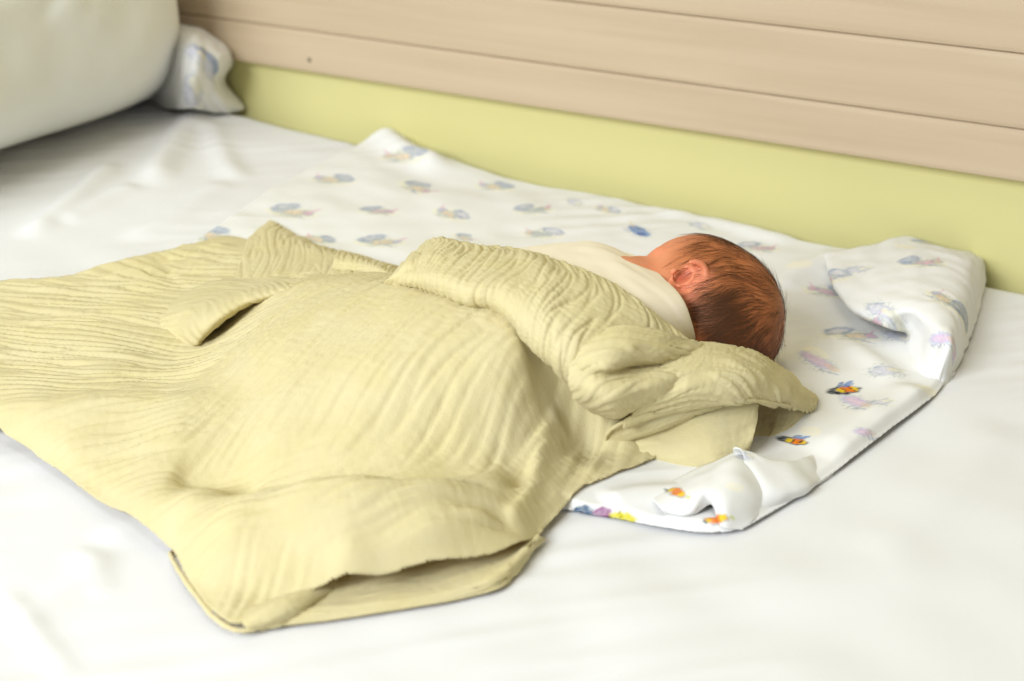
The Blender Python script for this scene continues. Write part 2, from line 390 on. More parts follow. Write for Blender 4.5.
# ------------------------------------------------------------------ print on the cloth: small faded winged insects and a few bright ones
def lin(r, g, b): return np.array([(c / 255) ** 2.2 for c in (r, g, b)])
BASE = np.array([.765, .765, .745])
SLATE, PINK, TAN, GREY, LAV, YEL, ORA, DARK, BLUE, PURP, GOLD = lin(120, 138, 172), lin(214, 168, 188), lin(222, 196, 160), lin(168, 176, 176), lin(190, 190, 216), lin(240, 232, 186), lin(232, 128, 30), lin(44, 50, 58), lin(96, 132, 190), lin(140, 84, 130), lin(226, 196, 50)
def paint(V, cols, motifs, base=BASE):
    px, py, dep = project(V); used = []
    for mx, my, kind, size in motifs:
        d2 = (px - mx) ** 2 + (py - my) ** 2; c = np.where(d2 < max(4.0, d2.min() + .5))[0]; p = V[c[np.argmin(dep[c])]]
        r = random.Random(int(mx * 7 + my * 13)); ang = math.radians(r.uniform(-40, 40)) + (0 if kind != 'bright' else .5)
        e1 = np.array([math.cos(ang), math.sin(ang), 0]); e2 = np.array([-math.sin(ang), math.cos(ang), 0])
        D = V - p; near = np.where((D ** 2).sum(1) < (size * 1.5) ** 2)[0]; D = D[near]
        a = D @ e1 / size; b = D @ e2 / size + (D[:, 2] / size) * .8
        wob = .10 * perlin(a * 4, b * 4, int(mx)); a = a + wob; b = b + .10 * perlin(a * 4 + 7, b * 4, int(my))
        def blob(cx, cy, rx, ry, rot, col, al, ring=0):
            cr, sr = math.cos(rot), math.sin(rot); u = ((a - cx) * cr + (b - cy) * sr) / rx; w = (-(a - cx) * sr + (b - cy) * cr) / ry
            rr = np.sqrt(u * u + w * w)
            m = (1 - sstep(.82, 1.1, rr)) if not ring else np.exp(-((rr - 1) / ring) ** 2)
            m = m * al * (.65 + .7 * np.clip(perlin(a * 9, b * 9, 5) + .4, 0, 1)); m = np.clip(m, 0, 1)[:, None]
            cols[near] = cols[near] * (1 - m) + col * m
        def sketch(rx, ry, col, al, f=5.0, th=.10, sd=0):
            env = 1 - sstep(.6, 1.0, np.sqrt((a / rx) ** 2 + (b / ry) ** 2)); ln = 1 - sstep(th * .4, th, np.abs(perlin(a * f + sd, b * f + mx, int(my) + sd)))
            m = np.clip(env * ln * al, 0, 1)[:, None]; cols[near] = cols[near] * (1 - m) + col * m
        if kind in ('pale', 'faint', 'pinkish', 'blue'): sketch(.85, .6, GREY, .55); sketch(.7, .5, SLATE, .6 if kind != 'faint' else .35, 4.0, .08, 3)
        if kind == 'pale':
            blob(0, -.05, .8, .42, 0, YEL, .35)
            w = [SLATE, LAV, BLUE, SLATE][r.randrange(4)]; s = r.choice((-1, 1))
            blob(-.3 * s, .28, .30, .15, .5 * s, w, .45); blob(-.42 * s, -.02, .26, .12, -.3 * s, w, .40); blob(-.3 * s, .28, .36, .19, .5 * s, SLATE, .7, .25)
            blob(.1 * s, -.02, .36, .16, .2 * s, [TAN, GREY, TAN, PINK][r.randrange(4)], .8); blob(.1 * s, -.02, .38, .18, .2 * s, GREY, .75, .22)
            for k in range(3): blob((.0 + k * .12) * s, -.02 + .02 * k, .018, .14, .3 * s, GREY, .8)
            blob(.48 * s, .06, .14, .13, 0, [PINK, TAN, LAV][r.randrange(3)], .8); blob(.48 * s, .06, .15, .14, 0, SLATE, .5, .25)
            blob(.6 * s, .3, .24, .035, 1.0 * s, PINK, .8); blob(-.1, -.34, .3, .05, .2, GREY, .5); blob(.3 * s, -.3, .3, .04, -.4 * s, SLATE, .55)
        elif kind == 'faint':
            blob(0, 0, .5, .3, .2, LAV, .45); blob(.3, .1, .3, .15, .2, YEL, .5); blob(0, 0, .45, .25, .2, GREY, .35, .2); blob(-.3, .2, .2, .04, .7, SLATE, .4)
        elif kind == 'spot':
            blob(0, 0, .5, .36, .2, lin(246, 236, 196), .35)
        elif kind == 'pinkish':
            blob(-.1, .05, .5, .22, .1, lin(216, 186, 214), .8); blob(-.1, .05, .5, .24, .1, LAV, .7, .25); blob(.4, .1, .3, .16, -.3, TAN, .5); blob(.5, -.2, .3, .05, .3, SLATE, .5)
        elif kind == 'blue':
            blob(0, .02, .52, .26, .1, BLUE, .85); blob(-.35, .1, .3, .18, .6, SLATE, .9); blob(.25, -.05, .2, .14, 0, lin(70, 92, 150), .8); blob(-.75, .16, .42, .04, -.25, TAN, .8); blob(-.4, -.35, .4, .06, 0, LAV, .5)
        elif kind == 'bright':
            blob(-.05, -.05, .66, .30, 0, DARK, .95); blob(.12, .0, .36, .24, 0, ORA, 1); blob(-.16, -.04, .14, .2, 0, GOLD, 1); blob(.4, -.02, .1, .17, 0, GOLD, 1)
            for k in (-.02, .27): blob(k, 0, .03, .24, .2, DARK, .95)
            blob(.3, .34, .3, .12, .7, BLUE, .9); blob(.02, .34, .24, .1, .9, SLATE, .9)
        elif kind == 'orange':
            blob(0, 0, .62, .30, .1, GREY, .9); blob(.02, .03, .52, .24, .1, ORA, 1); blob(-.3, -.06, .14, .18, 0, GOLD, .9); blob(.36, .08, .14, .18, 0, GOLD, .9); blob(.1, .03, .04, .24, .1, lin(196, 100, 30), .7); blob(.7, .15, .2, .1, .2, lin(200, 205, 130), .8); blob(-.5, -.2, .2, .08, -.4, DARK, .8)
        elif kind == 'purple':
            blob(-.6, .05, .34, .26, 0, lin(70, 96, 124), .95); blob(-.7, .0, .2, .06, .3, DARK, .8); blob(0, .02, .34, .28, 0, PURP, .9); blob(0, -.2, .3, .08, .2, DARK, .8); blob(.62, -.08, .44, .22, -.1, lin(206, 196, 50), .95); blob(.62, -.28, .4, .06, 0, DARK, .7); blob(.55, .0, .04, .18, 0, lin(110, 110, 40), .7)
V = PR.verts(); cols = np.tile(BASE, (len(V), 1))
mot = [(403, 154, 'pale', .034), (333, 178, 'pale', .030), (418, 186, 'pale', .028), (495, 185, 'pale', .026), (292, 210, 'pale', .032), (212, 234, 'pale', .032), (378, 209, 'pale', .024), (380, 240, 'pale', .030),
       (450, 213, 'pale', .026), (463, 236, 'pale', .016), (533, 208, 'pale', .026), (543, 232, 'pale', .026), (607, 208, 'pale', .018), (638, 230, 'blue', .026), (757, 246, 'pale', .026), (318, 238, 'pale', .022), (254, 252, 'pale', .024), (120, 262, 'pale', .02),
       (700, 224, 'faint', .02), (575, 200, 'faint', .018), (828, 290, 'pale', .028), (852, 333, 'pale', .03), (821, 362, 'pinkish', .024), (887, 369, 'faint', .024), (856, 402, 'pinkish', .026), (843, 388, 'bright', .021),
       (926, 241, 'pale', .018), (922, 261, 'pale', .027), (857, 268, 'faint', .02), (945, 298, 'pale', .024), (941, 339, 'pinkish', .02), (880, 308, 'faint', .026), (800, 262, 'spot', .024), (930, 390, 'spot', .018), (815, 350, 'spot', .02), (812, 430, 'spot', .02), (736, 487, 'spot', .012), (905, 245, 'spot', .02),
       (772, 345, 'blue', .016), (793, 439, 'bright', .018), (675, 491, 'orange', .017), (714, 519, 'orange', .013), (602, 512, 'purple', .020), (866, 432, 'pinkish', .014), (745, 455, 'faint', .012), (880, 400, 'faint', .016)]
paint(V, cols, mot)
pc = mesh_obj('printed_cloth', V, PR.faces(), M_print, cols=cols); solid(pc, .0009)
tag(pc, 'white cloth with faded insect print spread beneath the baby, its far right corner folded over', 'cloth')

# ------------------------------------------------------------------ signed-distance modelling for the baby
def surface_nets(F, lo, st):
    nx, ny, nz = F.shape; s = F < 0
    cnt = np.zeros((nx - 1, ny - 1, nz - 1), np.int8); acc = np.zeros((nx - 1, ny - 1, nz - 1, 3), np.float32); nump = np.zeros_like(cnt, np.float32)
    cor = [(i, j, k) for i in (0, 1) for j in (0, 1) for k in (0, 1)]
    for i, j, k in cor: cnt += s[i:nx - 1 + i, j:ny - 1 + j, k:nz - 1 + k]
    act = (cnt > 0) & (cnt < 8); ia = np.argwhere(act)
    pos = np.zeros((len(ia), 3)); num = np.zeros(len(ia))
    for a in cor:
        for ax in range(3):
            if a[ax]: continue
            b = list(a); b[ax] = 1
            fa = F[ia[:, 0] + a[0], ia[:, 1] + a[1], ia[:, 2] + a[2]]; fb = F[ia[:, 0] + b[0], ia[:, 1] + b[1], ia[:, 2] + b[2]]
            m = (fa < 0) != (fb < 0); t = fa[m] / (fa[m] - fb[m]); pp = np.array(a, float)[None].repeat(m.sum(), 0); pp[:, ax] += t
            pos[m] += pp; num[m] += 1
    pos = pos / num[:, None] + ia
    vid = np.full(act.shape, -1, np.int64); vid[act] = np.arange(len(ia)); faces = []
    for ax in range(3):
        b, c = (ax + 1) % 3, (ax + 2) % 3
        sl0 = [slice(None)] * 3; sl1 = [slice(None)] * 3; sl0[ax] = slice(0, -1); sl1[ax] = slice(1, None)
        s0, s1 = s[tuple(sl0)], s[tuple(sl1)]
        e = np.argwhere(s0 != s1); flip = s0[tuple(e.T)]
        ok = (e[:, b] > 0) & (e[:, c] > 0) & (e[:, b] < F.shape[b] - 1) & (e[:, c] < F.shape[c] - 1); e = e[ok]; flip = flip[ok]
        def at(db, dc):
            k = e.copy(); k[:, b] += db; k[:, c] += dc; return vid[k[:, 0], k[:, 1], k[:, 2]]
        qd = np.stack([at(-1, -1), at(0, -1), at(0, 0), at(-1, 0)], 1); qd[~flip] = qd[~flip][:, ::-1]; faces.append(qd)
    return lo + pos * st, np.vstack(faces)

class SDF:
    def __init__(s, lo, hi, st):
        s.lo = np.array(lo, float); s.st = st; n = np.ceil((np.array(hi) - s.lo) / st).astype(int) + 1
        s.g = [s.lo[i] + st * np.arange(n[i]) for i in range(3)]; s.F = np.full(n, .05, np.float32)
    def win(s, lo, hi):
        return tuple(slice(max(0, int((lo[i] - s.lo[i]) / s.st) - 1), max(1, int((hi[i] - s.lo[i]) / s.st) + 2)) for i in range(3))
    def pts(s, w): return np.meshgrid(s.g[0][w[0]], s.g[1][w[1]], s.g[2][w[2]], indexing='ij')
    def smin(s, w, d, k):
        A = s.F[w]; h = np.clip(.5 + .5 * (A - d) / k, 0, 1); s.F[w] = A * (1 - h) + d * h - k * h * (1 - h)
    def smax_sub(s, w, d, k):
        A = s.F[w]; d = -d; h = np.clip(.5 - .5 * (A - d) / k, 0, 1); s.F[w] = A * (1 - h) + d * h + k * h * (1 - h)
    def ell(s, c, axes, rad, k=.01, sub=False, mar=.02):
        c = np.array(c); R = max(rad) + mar; w = s.win(c - R, c + R); X, Y, Z = s.pts(w); D = [X - c[0], Y - c[1], Z - c[2]]
        L = [(D[0] * a[0] + D[1] * a[1] + D[2] * a[2]) for a in axes]
        k0 = np.sqrt(sum((l / r) ** 2 for l, r in zip(L, rad))); k1 = np.sqrt(sum((l / (r * r)) ** 2 for l, r in zip(L, rad))) + 1e-9
        d = k0 * (k0 - 1) / k1
        (s.smax_sub if sub else s.smin)(w, d.astype(np.float32), k)
    def cap(s, a, b, ra, rb, k=.008, mar=.015):
        a, b = np.array(a, float), np.array(b, float); R = max(ra, rb) + mar; w = s.win(np.minimum(a, b) - R, np.maximum(a, b) + R); X, Y, Z = s.pts(w)
        ab = b - a; t = np.clip(((X - a[0]) * ab[0] + (Y - a[1]) * ab[1] + (Z - a[2]) * ab[2]) / (ab @ ab), 0, 1)
        d = np.sqrt((X - a[0] - t * ab[0]) ** 2 + (Y - a[1] - t * ab[1]) ** 2 + (Z - a[2] - t * ab[2]) ** 2) - (ra + (rb - ra) * t)
        s.smin(w, d.astype(np.float32), k)
    def chain(s, P, r, k=.004):
        for i in range(len(P) - 1): s.cap(P[i], P[i + 1], r[i], r[i + 1], k)

def nz(v): v = np.asarray(v, float); return v / np.linalg.norm(v)
T = -VIEW
HC = P3(699, 312.5, .056)                                   # middle of the skull
HL = nz(-.12 * RV + .50 * IUP + .86 * T)                  # towards the left ear
HU = nz(.72 * RV + .64 * IUP); HU = nz(HU - HL * (HU @ HL))   # towards the crown
HF = np.cross(HL, HU)                                     # towards the face
def hp(f, u, l): return HC + HF * f + HU * u + HL * l
AX = (HF, HU, HL)
sd = SDF(np.minimum(HC - .075, P3(250, 380, 0)) - np.array([.0, .02, .005]), np.array([HC[0] + .075, HC[1] + .12, HC[2] + .085]), .00125)
sd.F[:] = .05
# skull
sd.ell(hp(-.004, .004, 0), AX, (.0575, .0535, .0475), .004)
sd.ell(hp(-.022, .000, 0), AX, (.036, .040, .044), .012)
sd.ell(hp(.022, .010, 0), AX, (.034, .036, .036), .012)
# face
sd.ell(hp(.026, -.030, 0), AX, (.026, .030, .032), .014)
for s in (-1, 1):
    sd.ell(hp(.034, -.032, .020 * s), AX, (.017, .016, .016), .008)       # cheek
    sd.ell(hp(.0545, -.012, .0165 * s), AX, (.006, .006, .010), .006, sub=True)  # eye socket
    sd.ell(hp(.0475, -.0125, .0165 * s), AX, (.0058, .0048, .0085), .002) # closed lid
    sd.cap(hp(.050, -.0015, .010 * s), hp(.044, .0, .028 * s), .004, .0035, .006)  # brow
sd.cap(hp(.053, -.010, 0), hp(.0575, -.022, 0), .0035, .0048, .005)       # nose
for s in (-1, 1): sd.ell(hp(.0545, -.0235, .0045 * s), AX, (.003, .003, .0032), .002)
sd.cap(hp(.0535, -.0335, -.007), hp(.0535, -.0335, .007), .0026, .0026, .002); sd.cap(hp(.053, -.0375, -.006), hp(.053, -.0375, .006), .0026, .0026, .002)
sd.ell(hp(.046, -.050, 0), AX, (.010, .009, .012), .008)                  # chin
F_bare = sd.F.copy()
# ears
for s in (1, -1):
    lat = .0445
    def ep(f, u, o): # ear frame: f forward, u up along the ear, o away from the head
        return hp(-.004 + f, -.0085 + u, s * (lat + o))
    E = nz(HL * s * .86 - HF * .42)
    ef = nz(HF - E * (HF @ E)); eu = np.cross(E, ef); eu = eu * np.sign(eu @ HU)
    e0 = hp(.008, -.0085, s * .0462); K = 1.0
    def ee(f, u, o): return e0 + (ef * f + eu * u) * K + E * o
    sd.ell(ee(-.004, .001, .0008), (ef, eu, E), (.0105, .0160, .0024), .002)
    ang = np.linspace(math.radians(35), math.radians(290), 15)
    rim = [ee(-.003 + .0102 * math.cos(t) * (1 - .12 * (math.sin(t) < 0)), .0015 + .0148 * math.sin(t), .0052 - .0018 * (k / 14)) for k, t in enumerate(ang)]
    sd.chain(rim, [.0017, .0021] + [.0024] * 11 + [.0026, .003], .0006)
    sd.ell(ee(-.0005, -.0135, .0026), (ef, eu, E), (.0050, .0046, .0026), .0015)      # lobe
    ah = [ee(.000, .0085, .0026), ee(-.0040, .0060, .0042), ee(-.0058, .001, .0044), ee(-.0040, -.0065, .0040), ee(-.0005, -.0085, .0036)]
    sd.chain(ah, [.0006, .0009, .0010, .0009, .0010], .0006)
    sd.ell(ee(.0010, .0008, .0040), (ef, eu, E), (.0052, .0084, .0058), .0008, sub=True)  # concha
    sd.ell(ee(.0070, -.0025, .0020), (ef, eu, E), (.0020, .0030, .0024), .001)        # tragus
# neck, trunk, limbs (the trunk curls up on its right side inside the wrap)
SH = P3(612, 318, .052); TR = P3(520, 330, .046); HI = P3(410, 342, .042)
sd.cap(hp(-.012, -.030, 0), SH, .028, .036, .02)
sd.cap(SH, TR, .040, .041, .02); sd.cap(TR, HI, .041, .042, .02)
yw = np.array([-.1, .1, 0]) / math.sqrt(.02)
KN = HI + np.array([.02, .085, -.008]); FT = HI + np.array([-.06, .05, -.022])
for dz in (.012, -.012):
    o_ = np.array([0, 0, dz])
    sd.chain([HI + o_, KN + o_, FT + o_, FT + o_ + np.array([-.02, .03, 0])], [.026, .019, .013, .009], .008)
    EL = SH + np.array([-.03, .055, -.012 + dz]); HA = SH + np.array([.028, .068, -.02 + dz])
    sd.chain([SH + o_ * 1.5, EL, HA], [.019, .014, .010], .008)
    for k in range(4): sd.chain([HA + np.array([.004, -.005 + .0042 * k, dz * .3]), HA + np.array([.016, -.004 + .0042 * k, dz * .3]), HA + np.array([.018, -.004 + .004 * k, dz * .3 - .008])], [.0034, .0032, .0028], .001)
    sd.chain([HA + np.array([0, -.008, 0]), HA + np.array([.008, -.013, -.004]), HA + np.array([.014, -.010, -.006])], [.0038, .0034, .003], .002)
BV, BF = surface_nets(sd.F, sd.lo, sd.st)
# keep the skin above the sheets
flo = ZB + hb(BV[:, 0]) + .012; BV[:, 2] = np.where(BV[:, 2] < flo, flo + (BV[:, 2] - flo) * .1, BV[:, 2])
def relax(V, Fq, it):
    for _ in range(it):
        A = np.zeros_like(V); n = np.zeros(len(V))
        for a, b in ((0, 1), (1, 2), (2, 3), (3, 0)):
            np.add.at(A, Fq[:, a], V[Fq[:, b]]); np.add.at(A, Fq[:, b], V[Fq[:, a]]); np.add.at(n, Fq[:, a], 1); np.add.at(n, Fq[:, b], 1)
        V = V * .5 + .5 * A / n[:, None]
    return V
BV = relax(BV, BF, 1)
L = BV - HC; lf, lu, ll = L @ HF, L @ HU, L @ HL
# skin tone: rosy, warmer at the ears, tanned by the fine down of the hairline
SK = np.tile(lin(206, 134, 98), (len(BV), 1))
def mixc(m, c): SK[:] = SK * (1 - m[:, None]) + c * m[:, None]
mixc(.5 * np.clip(perlin(lf / .02, lu / .02, 44) + .3, 0, 1), lin(214, 124, 92))
hairm = sstep(.040, .012, lf + .25 * np.maximum(0, -lu) - .35 * lu) * sstep(-.062, -.04, lu - .15 * lf) * (np.linalg.norm(L, axis=1) < .078)
hairm = hairm * np.clip(1 - 1.2 * np.exp(-((lf - .005) ** 2 + (lu + .018) ** 2) / .017 ** 2) * (ll > 0), 0, 1)
mixc(.85 * hairm, lin(166, 98, 54))
mixc(.55 * hairm * np.clip(.5 + 1.6 * perlin(lf / .012 + lu / .05, lu / .016, 46), 0, 1), lin(132, 74, 38))
nap = np.exp(-((lf + .034) ** 2 / .015 ** 2 + (lu + .004) ** 2 / .014 ** 2))
mixc(.85 * np.clip(1.1 * nap, 0, 1), lin(78, 40, 18))
ear = np.exp(-(((lf - .004) / .015) ** 2 + ((lu + .008) / .019) ** 2) ** 2) * (np.abs(ll) > .0445)
mixc(.9 * ear, lin(222, 136, 104))
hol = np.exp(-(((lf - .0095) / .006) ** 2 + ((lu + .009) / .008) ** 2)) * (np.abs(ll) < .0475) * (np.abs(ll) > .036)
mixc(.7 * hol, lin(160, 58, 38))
lip = np.exp(-(((lu + .0355) / .005) ** 2 + (ll / .009) ** 2)) * (lf > .045); mixc(.7 * lip, lin(190, 84, 74))
baby = empty('person', tuple(P3(600, 330, 0)))
tag(baby, 'sleeping newborn with fine brown hair, facing the wall, wrapped in a cream cloth', 'person')
mesh_obj('body', BV, BF, M_skin, baby, cols=SK)

# hair: fine strands combed from the whorl at the crown over the scalp
def skull_ray(dirs):
    """march from the skull centre to the sdf surface"""
    t = np.full(len(dirs), .062)
    for _ in range(14):
        p = HC + dirs * t[:, None]; i = np.clip(np.round((p - sd.lo) / sd.st).astype(int), 0, np.array(sd.F.shape) - 1)
        t = t - np.clip(F_bare[i[:, 0], i[:, 1], i[:, 2]], -.01, .02) * .7
    return t
wh = nz(HU * .62 - HF * .74 + HL * .05); NS = 6500
hv, hf, cnt = [], [], 0
dirs = rng.normal(size=(40000, 3)); dirs /= np.linalg.norm(dirs, axis=1)[:, None]
df, du, dl = dirs @ HF, dirs @ HU, dirs @ HL
dens = sstep(.62, .15, df - .35 * du) * sstep(-.85, -.55, du - .1 * df)
dens *= 1 - np.clip(1.6 * np.exp(-(((df - .14) / .36) ** 2 + ((du + .28) / .36) ** 2)), 0, 1) * (dl > .1)
dens *= .13 + 1.1 * np.exp(-((df + .64) ** 2 + (du + .02) ** 2) / .14) + .15 * (perlin(df * 6, du * 6, 3) > .1)
dirs = dirs[rng.random(len(dirs)) < dens][:NS]
SEG = 7; cur = dirs.copy(); path = []
lens = rng.uniform(.010, .024, len(dirs))
lift = rng.uniform(.0002, .0014, len(dirs)); nearw = np.clip((dirs @ wh - .72) / .25, 0, 1); lift = lift + nearw * rng.random(len(dirs)) ** 2 * .006
swirl = rng.normal(0, .16, len(dirs))
for k in range(SEG):
    r = skull_ray(cur); path.append(HC + cur * (r + lift * (k / (SEG - 1)) ** 1.2 + .0002)[:, None])
    away = cur * (cur @ wh)[:, None] - wh; away /= np.linalg.norm(away, axis=1)[:, None] + 1e-6
    side = np.cross(cur, away); ph = perlin(cur @ HF * 3.5, cur @ HU * 3.5, 8) * .8 + swirl + .45
    dr = away * np.cos(ph)[:, None] + side * np.sin(ph)[:, None]
    cur = cur + dr * (lens / .055 / (SEG - 1))[:, None]; cur /= np.linalg.norm(cur, axis=1)[:, None]
path = np.array(path)                                          # SEG, n, 3
wid = np.interp(np.linspace(0, 1, SEG), [0, .3, 1], [.00008, .00007, .00002])
tang = np.gradient(path, axis=0); tang /= np.linalg.norm(tang, axis=2)[:, :, None] + 1e-9
out = path - HC; n1 = np.cross(tang, out); n1 /= np.linalg.norm(n1, axis=2)[:, :, None] + 1e-9; n2 = np.cross(tang, n1)
ring = [path + (n1 * math.cos(a) + n2 * math.sin(a)) * wid[:, None, None] for a in (0, 2.094, 4.189)]
HV = np.stack(ring, 0).transpose(2, 1, 0, 3).reshape(-1, 3)     # strand, seg, 3
nst = path.shape[1]; base = (np.arange(nst) * SEG * 3)[:, None]
loc = np.array([[s * 3 + c, s * 3 + (c + 1) % 3, (s + 1) * 3 + (c + 1) % 3, (s + 1) * 3 + c] for s in range(SEG - 1) for c in range(3)])
HFc = (base[:, :, None] + loc[None]).reshape(-1, 4)
ho = mesh_obj('hair', HV, HFc, M_hair, baby); ho['kind'] = 'stuff'

# cream wrap round the baby's shoulders
WR = Surf()
wrap_rows = [[(632, 262, .030), (600, 252, .020), (560, 252, .020), (500, 262, .020), (430, 270, .012)],
             [(626, 254, .064), (596, 243, .070), (560, 244, .070), (500, 252, .070), (430, 262, .05)],
             [(640, 262, .084), (606, 252, .094), (566, 256, .098), (505, 268, .098), (430, 280, .08)],
             [(664, 281, .094), (626, 278, .102), (580, 285, .104), (515, 295, .100), (430, 302, .08)],
             [(682, 304, .089), (645, 305, .096), (596, 315, .096), (525, 325, .088), (440, 330, .07)],
             [(691, 331, .070), (655, 336, .076), (605, 345, .074), (530, 355, .060), (440, 360, .05)],
             [(694, 352, .044), (662, 362, .046), (610, 375, .040), (535, 385, .026), (440, 390, .02)],
             [(694, 362, .012), (665, 380, .012), (612, 392, .012), (535, 400, .012), (440, 400, .012)]]
rim = []
for r in wrap_rows:
    c0 = r[0]; p1 = np.array(c0, float); p2 = np.array(r[1], float); d = p1 - p2
    rim.append([(c0[0] - 6, c0[1] + 2, max(.008, c0[2] - .010)), (c0[0] + 1.2, c0[1], c0[2] - .003)] + [(c0[0] - 2.5, c0[1], c0[2] + .0005)] + r[1:])
B = net(rim, .002); V = B.reshape(-1, 3); Fq = gridfaces(*B.shape[:2]); N = vnormals(V, Fq); a, b = arclen(B)
V = V + N * (.0012 * perlin(a.ravel() / .03, b.ravel() / .02, 51))[:, None]
wo = mesh_obj('wrap', V, Fq, M_wrap, baby); solid(wo, .0016, 0); wo['label'] = 'smooth cream cloth wrapped round the shoulders'

# ------------------------------------------------------------------ yellow gauze blanket
BL = Surf()
ctrl = [ # px, py, height above the bed
    (-150, 300, .006), (-150, 420, .010), (0, 290, .006), (0, 335, .008), (0, 375, .013), (0, 405, .020), (0, 425, .016), (0, 442, .006), (-70, 434, .005), (-90, 395, .018), (25, 455, .006), (75, 281, .006), (130, 264, .007), (190, 252, .008), (240, 246, .008),
    (272, 224, .007), (300, 240, .009), (335, 252, .012), (395, 269, .020), (60, 310, .009), (150, 300, .010), (90, 335, .010), (170, 320, .010), (60, 402, .023), (120, 402, .027), (185, 385, .026), (60, 370, .014), (130, 360, .014),
    (60, 455, .014), (100, 502, .005), (50, 470, .005), (130, 455, .020), (165, 546, .006), (150, 500, .018), (215, 615, .005), (240, 628, .004), (190, 585, .005), (120, 428, .024),
    (226, 348, .026), (180, 430, .032), (240, 400, .040), (260, 350, .056), (300, 310, .066), (350, 293, .076), (400, 288, .086), (440, 290, .092), (240, 312, .026), (300, 290, .056), (250, 285, .014), (300, 274, .022), (350, 276, .036), (205, 346, .008), (216, 334, .010), (234, 318, .020), (205, 362, .022),
    (300, 380, .060), (350, 340, .076), (420, 330, .090), (480, 330, .092), (520, 350, .084), (360, 420, .052), (430, 400, .064), (500, 400, .062), (550, 390, .054), (540, 300, .094), (600, 340, .080), (620, 400, .030),
    (270, 440, .036), (200, 465, .020), (250, 490, .012), (300, 470, .026), (360, 460, .034), (440, 455, .038), (500, 450, .036), (545, 445, .030), (590, 440, .018), (640, 440, .010), (560, 410, .040),
    (190, 520, .022), (230, 530, .034), (300, 516, .042), (370, 506, .046), (440, 498, .042), (500, 490, .030), (550, 485, .018), (600, 480, .010), (650, 462, .004), (600, 492, .004), (560, 515, .006),
    (230, 575, .014), (280, 562, .022), (350, 548, .032), (430, 535, .032), (500, 520, .024), (530, 525, .012), (270, 600, .008), (320, 588, .014), (380, 579, .016), (470, 558, .018), (520, 544, .014)]
cw = np.array([P3(*c) for c in ctrl]); tps = TPS(cw[:, :2], [c[2] for c in ctrl], 2e-6)
b_out = spline(pl2([(-160, 310, .004), (-80, 292, .004), (0, 285, .004), (75, 278, .005), (130, 261, .005), (190, 249, .006), (240, 243, .006), (300, 262, .02), (395, 272, .03), (440, 262, .06), (540, 292, .07), (620, 350, .05), (640, 410, .012),
                     (662, 462, .002), (610, 487, .003), (580, 500, .003), (548, 528, .005), (518, 546, .013), (470, 560, .017), (380, 581, .015), (320, 591, .012), (285, 604, .006), (262, 618, .003), (240, 631, .002), (216, 620, .002), (188, 585, .003), (163, 548, .003), (100, 506, .003), (50, 471, .003), (0, 441, .004), (-60, 432, .004), (-170, 440, .004)]), 320, True)
FIELDS = [  # px, py, radius px, direction of the creases on the photograph (dx, dy), wavelength, amplitude
    (90, 320, 110, (1, .10), .0092, 1.25), (120, 430, 80, (1, -.05), .009, .8), (250, 500, 85, (1, -.05), .011, .9), (60, 480, 60, (.35, -1), .009, .8), (230, 420, 60, (.85, -.42), .010, .9),
    (330, 390, 80, (.86, -.46), .011, 1.0), (420, 335, 80, (.90, -.42), .0095, .95), (420, 430, 85, (.86, -.46), .011, 1.15), (510, 370, 60, (.93, -.33), .0095, 1.1), (400, 510, 80, (1, -.22), .0095, 1.1), (530, 460, 60, (.7, -.7), .010, 1.2), (240, 570, 55, (.6, -.8), .008, 1.1), (400, 560, 70, (1, -.2), .012, .3), (600, 445, 60, (.55, -.8), .009, 1.2)]
def gauze_field(q):
    acc = np.zeros(len(q)); wsum = np.zeros(len(q)) + 1e-6
    for i, (px, py, rad, (dx, dy), wl, am) in enumerate(FIELDS):
        c = P3(px, py, .03)[:2]; e = P3(px + 10 * dx, py + 10 * dy, .03)[:2] - c; R = np.linalg.norm(P3(px + rad, py, .03)[:2] - c); e /= np.linalg.norm(e)
        D = q - c; a = D @ e; b = D @ np.array([-e[1], e[0]])
        b = b + .006 * perlin(q[:, 0] / .10, q[:, 1] / .10, 60)
        w = np.exp(-((D ** 2).sum(1) / R ** 2) * 1.6) ** 1.5
        acc += w * am * crinkle(a, b, 70 + 3 * i, wl * .85, .11); wsum += w
    return acc / wsum
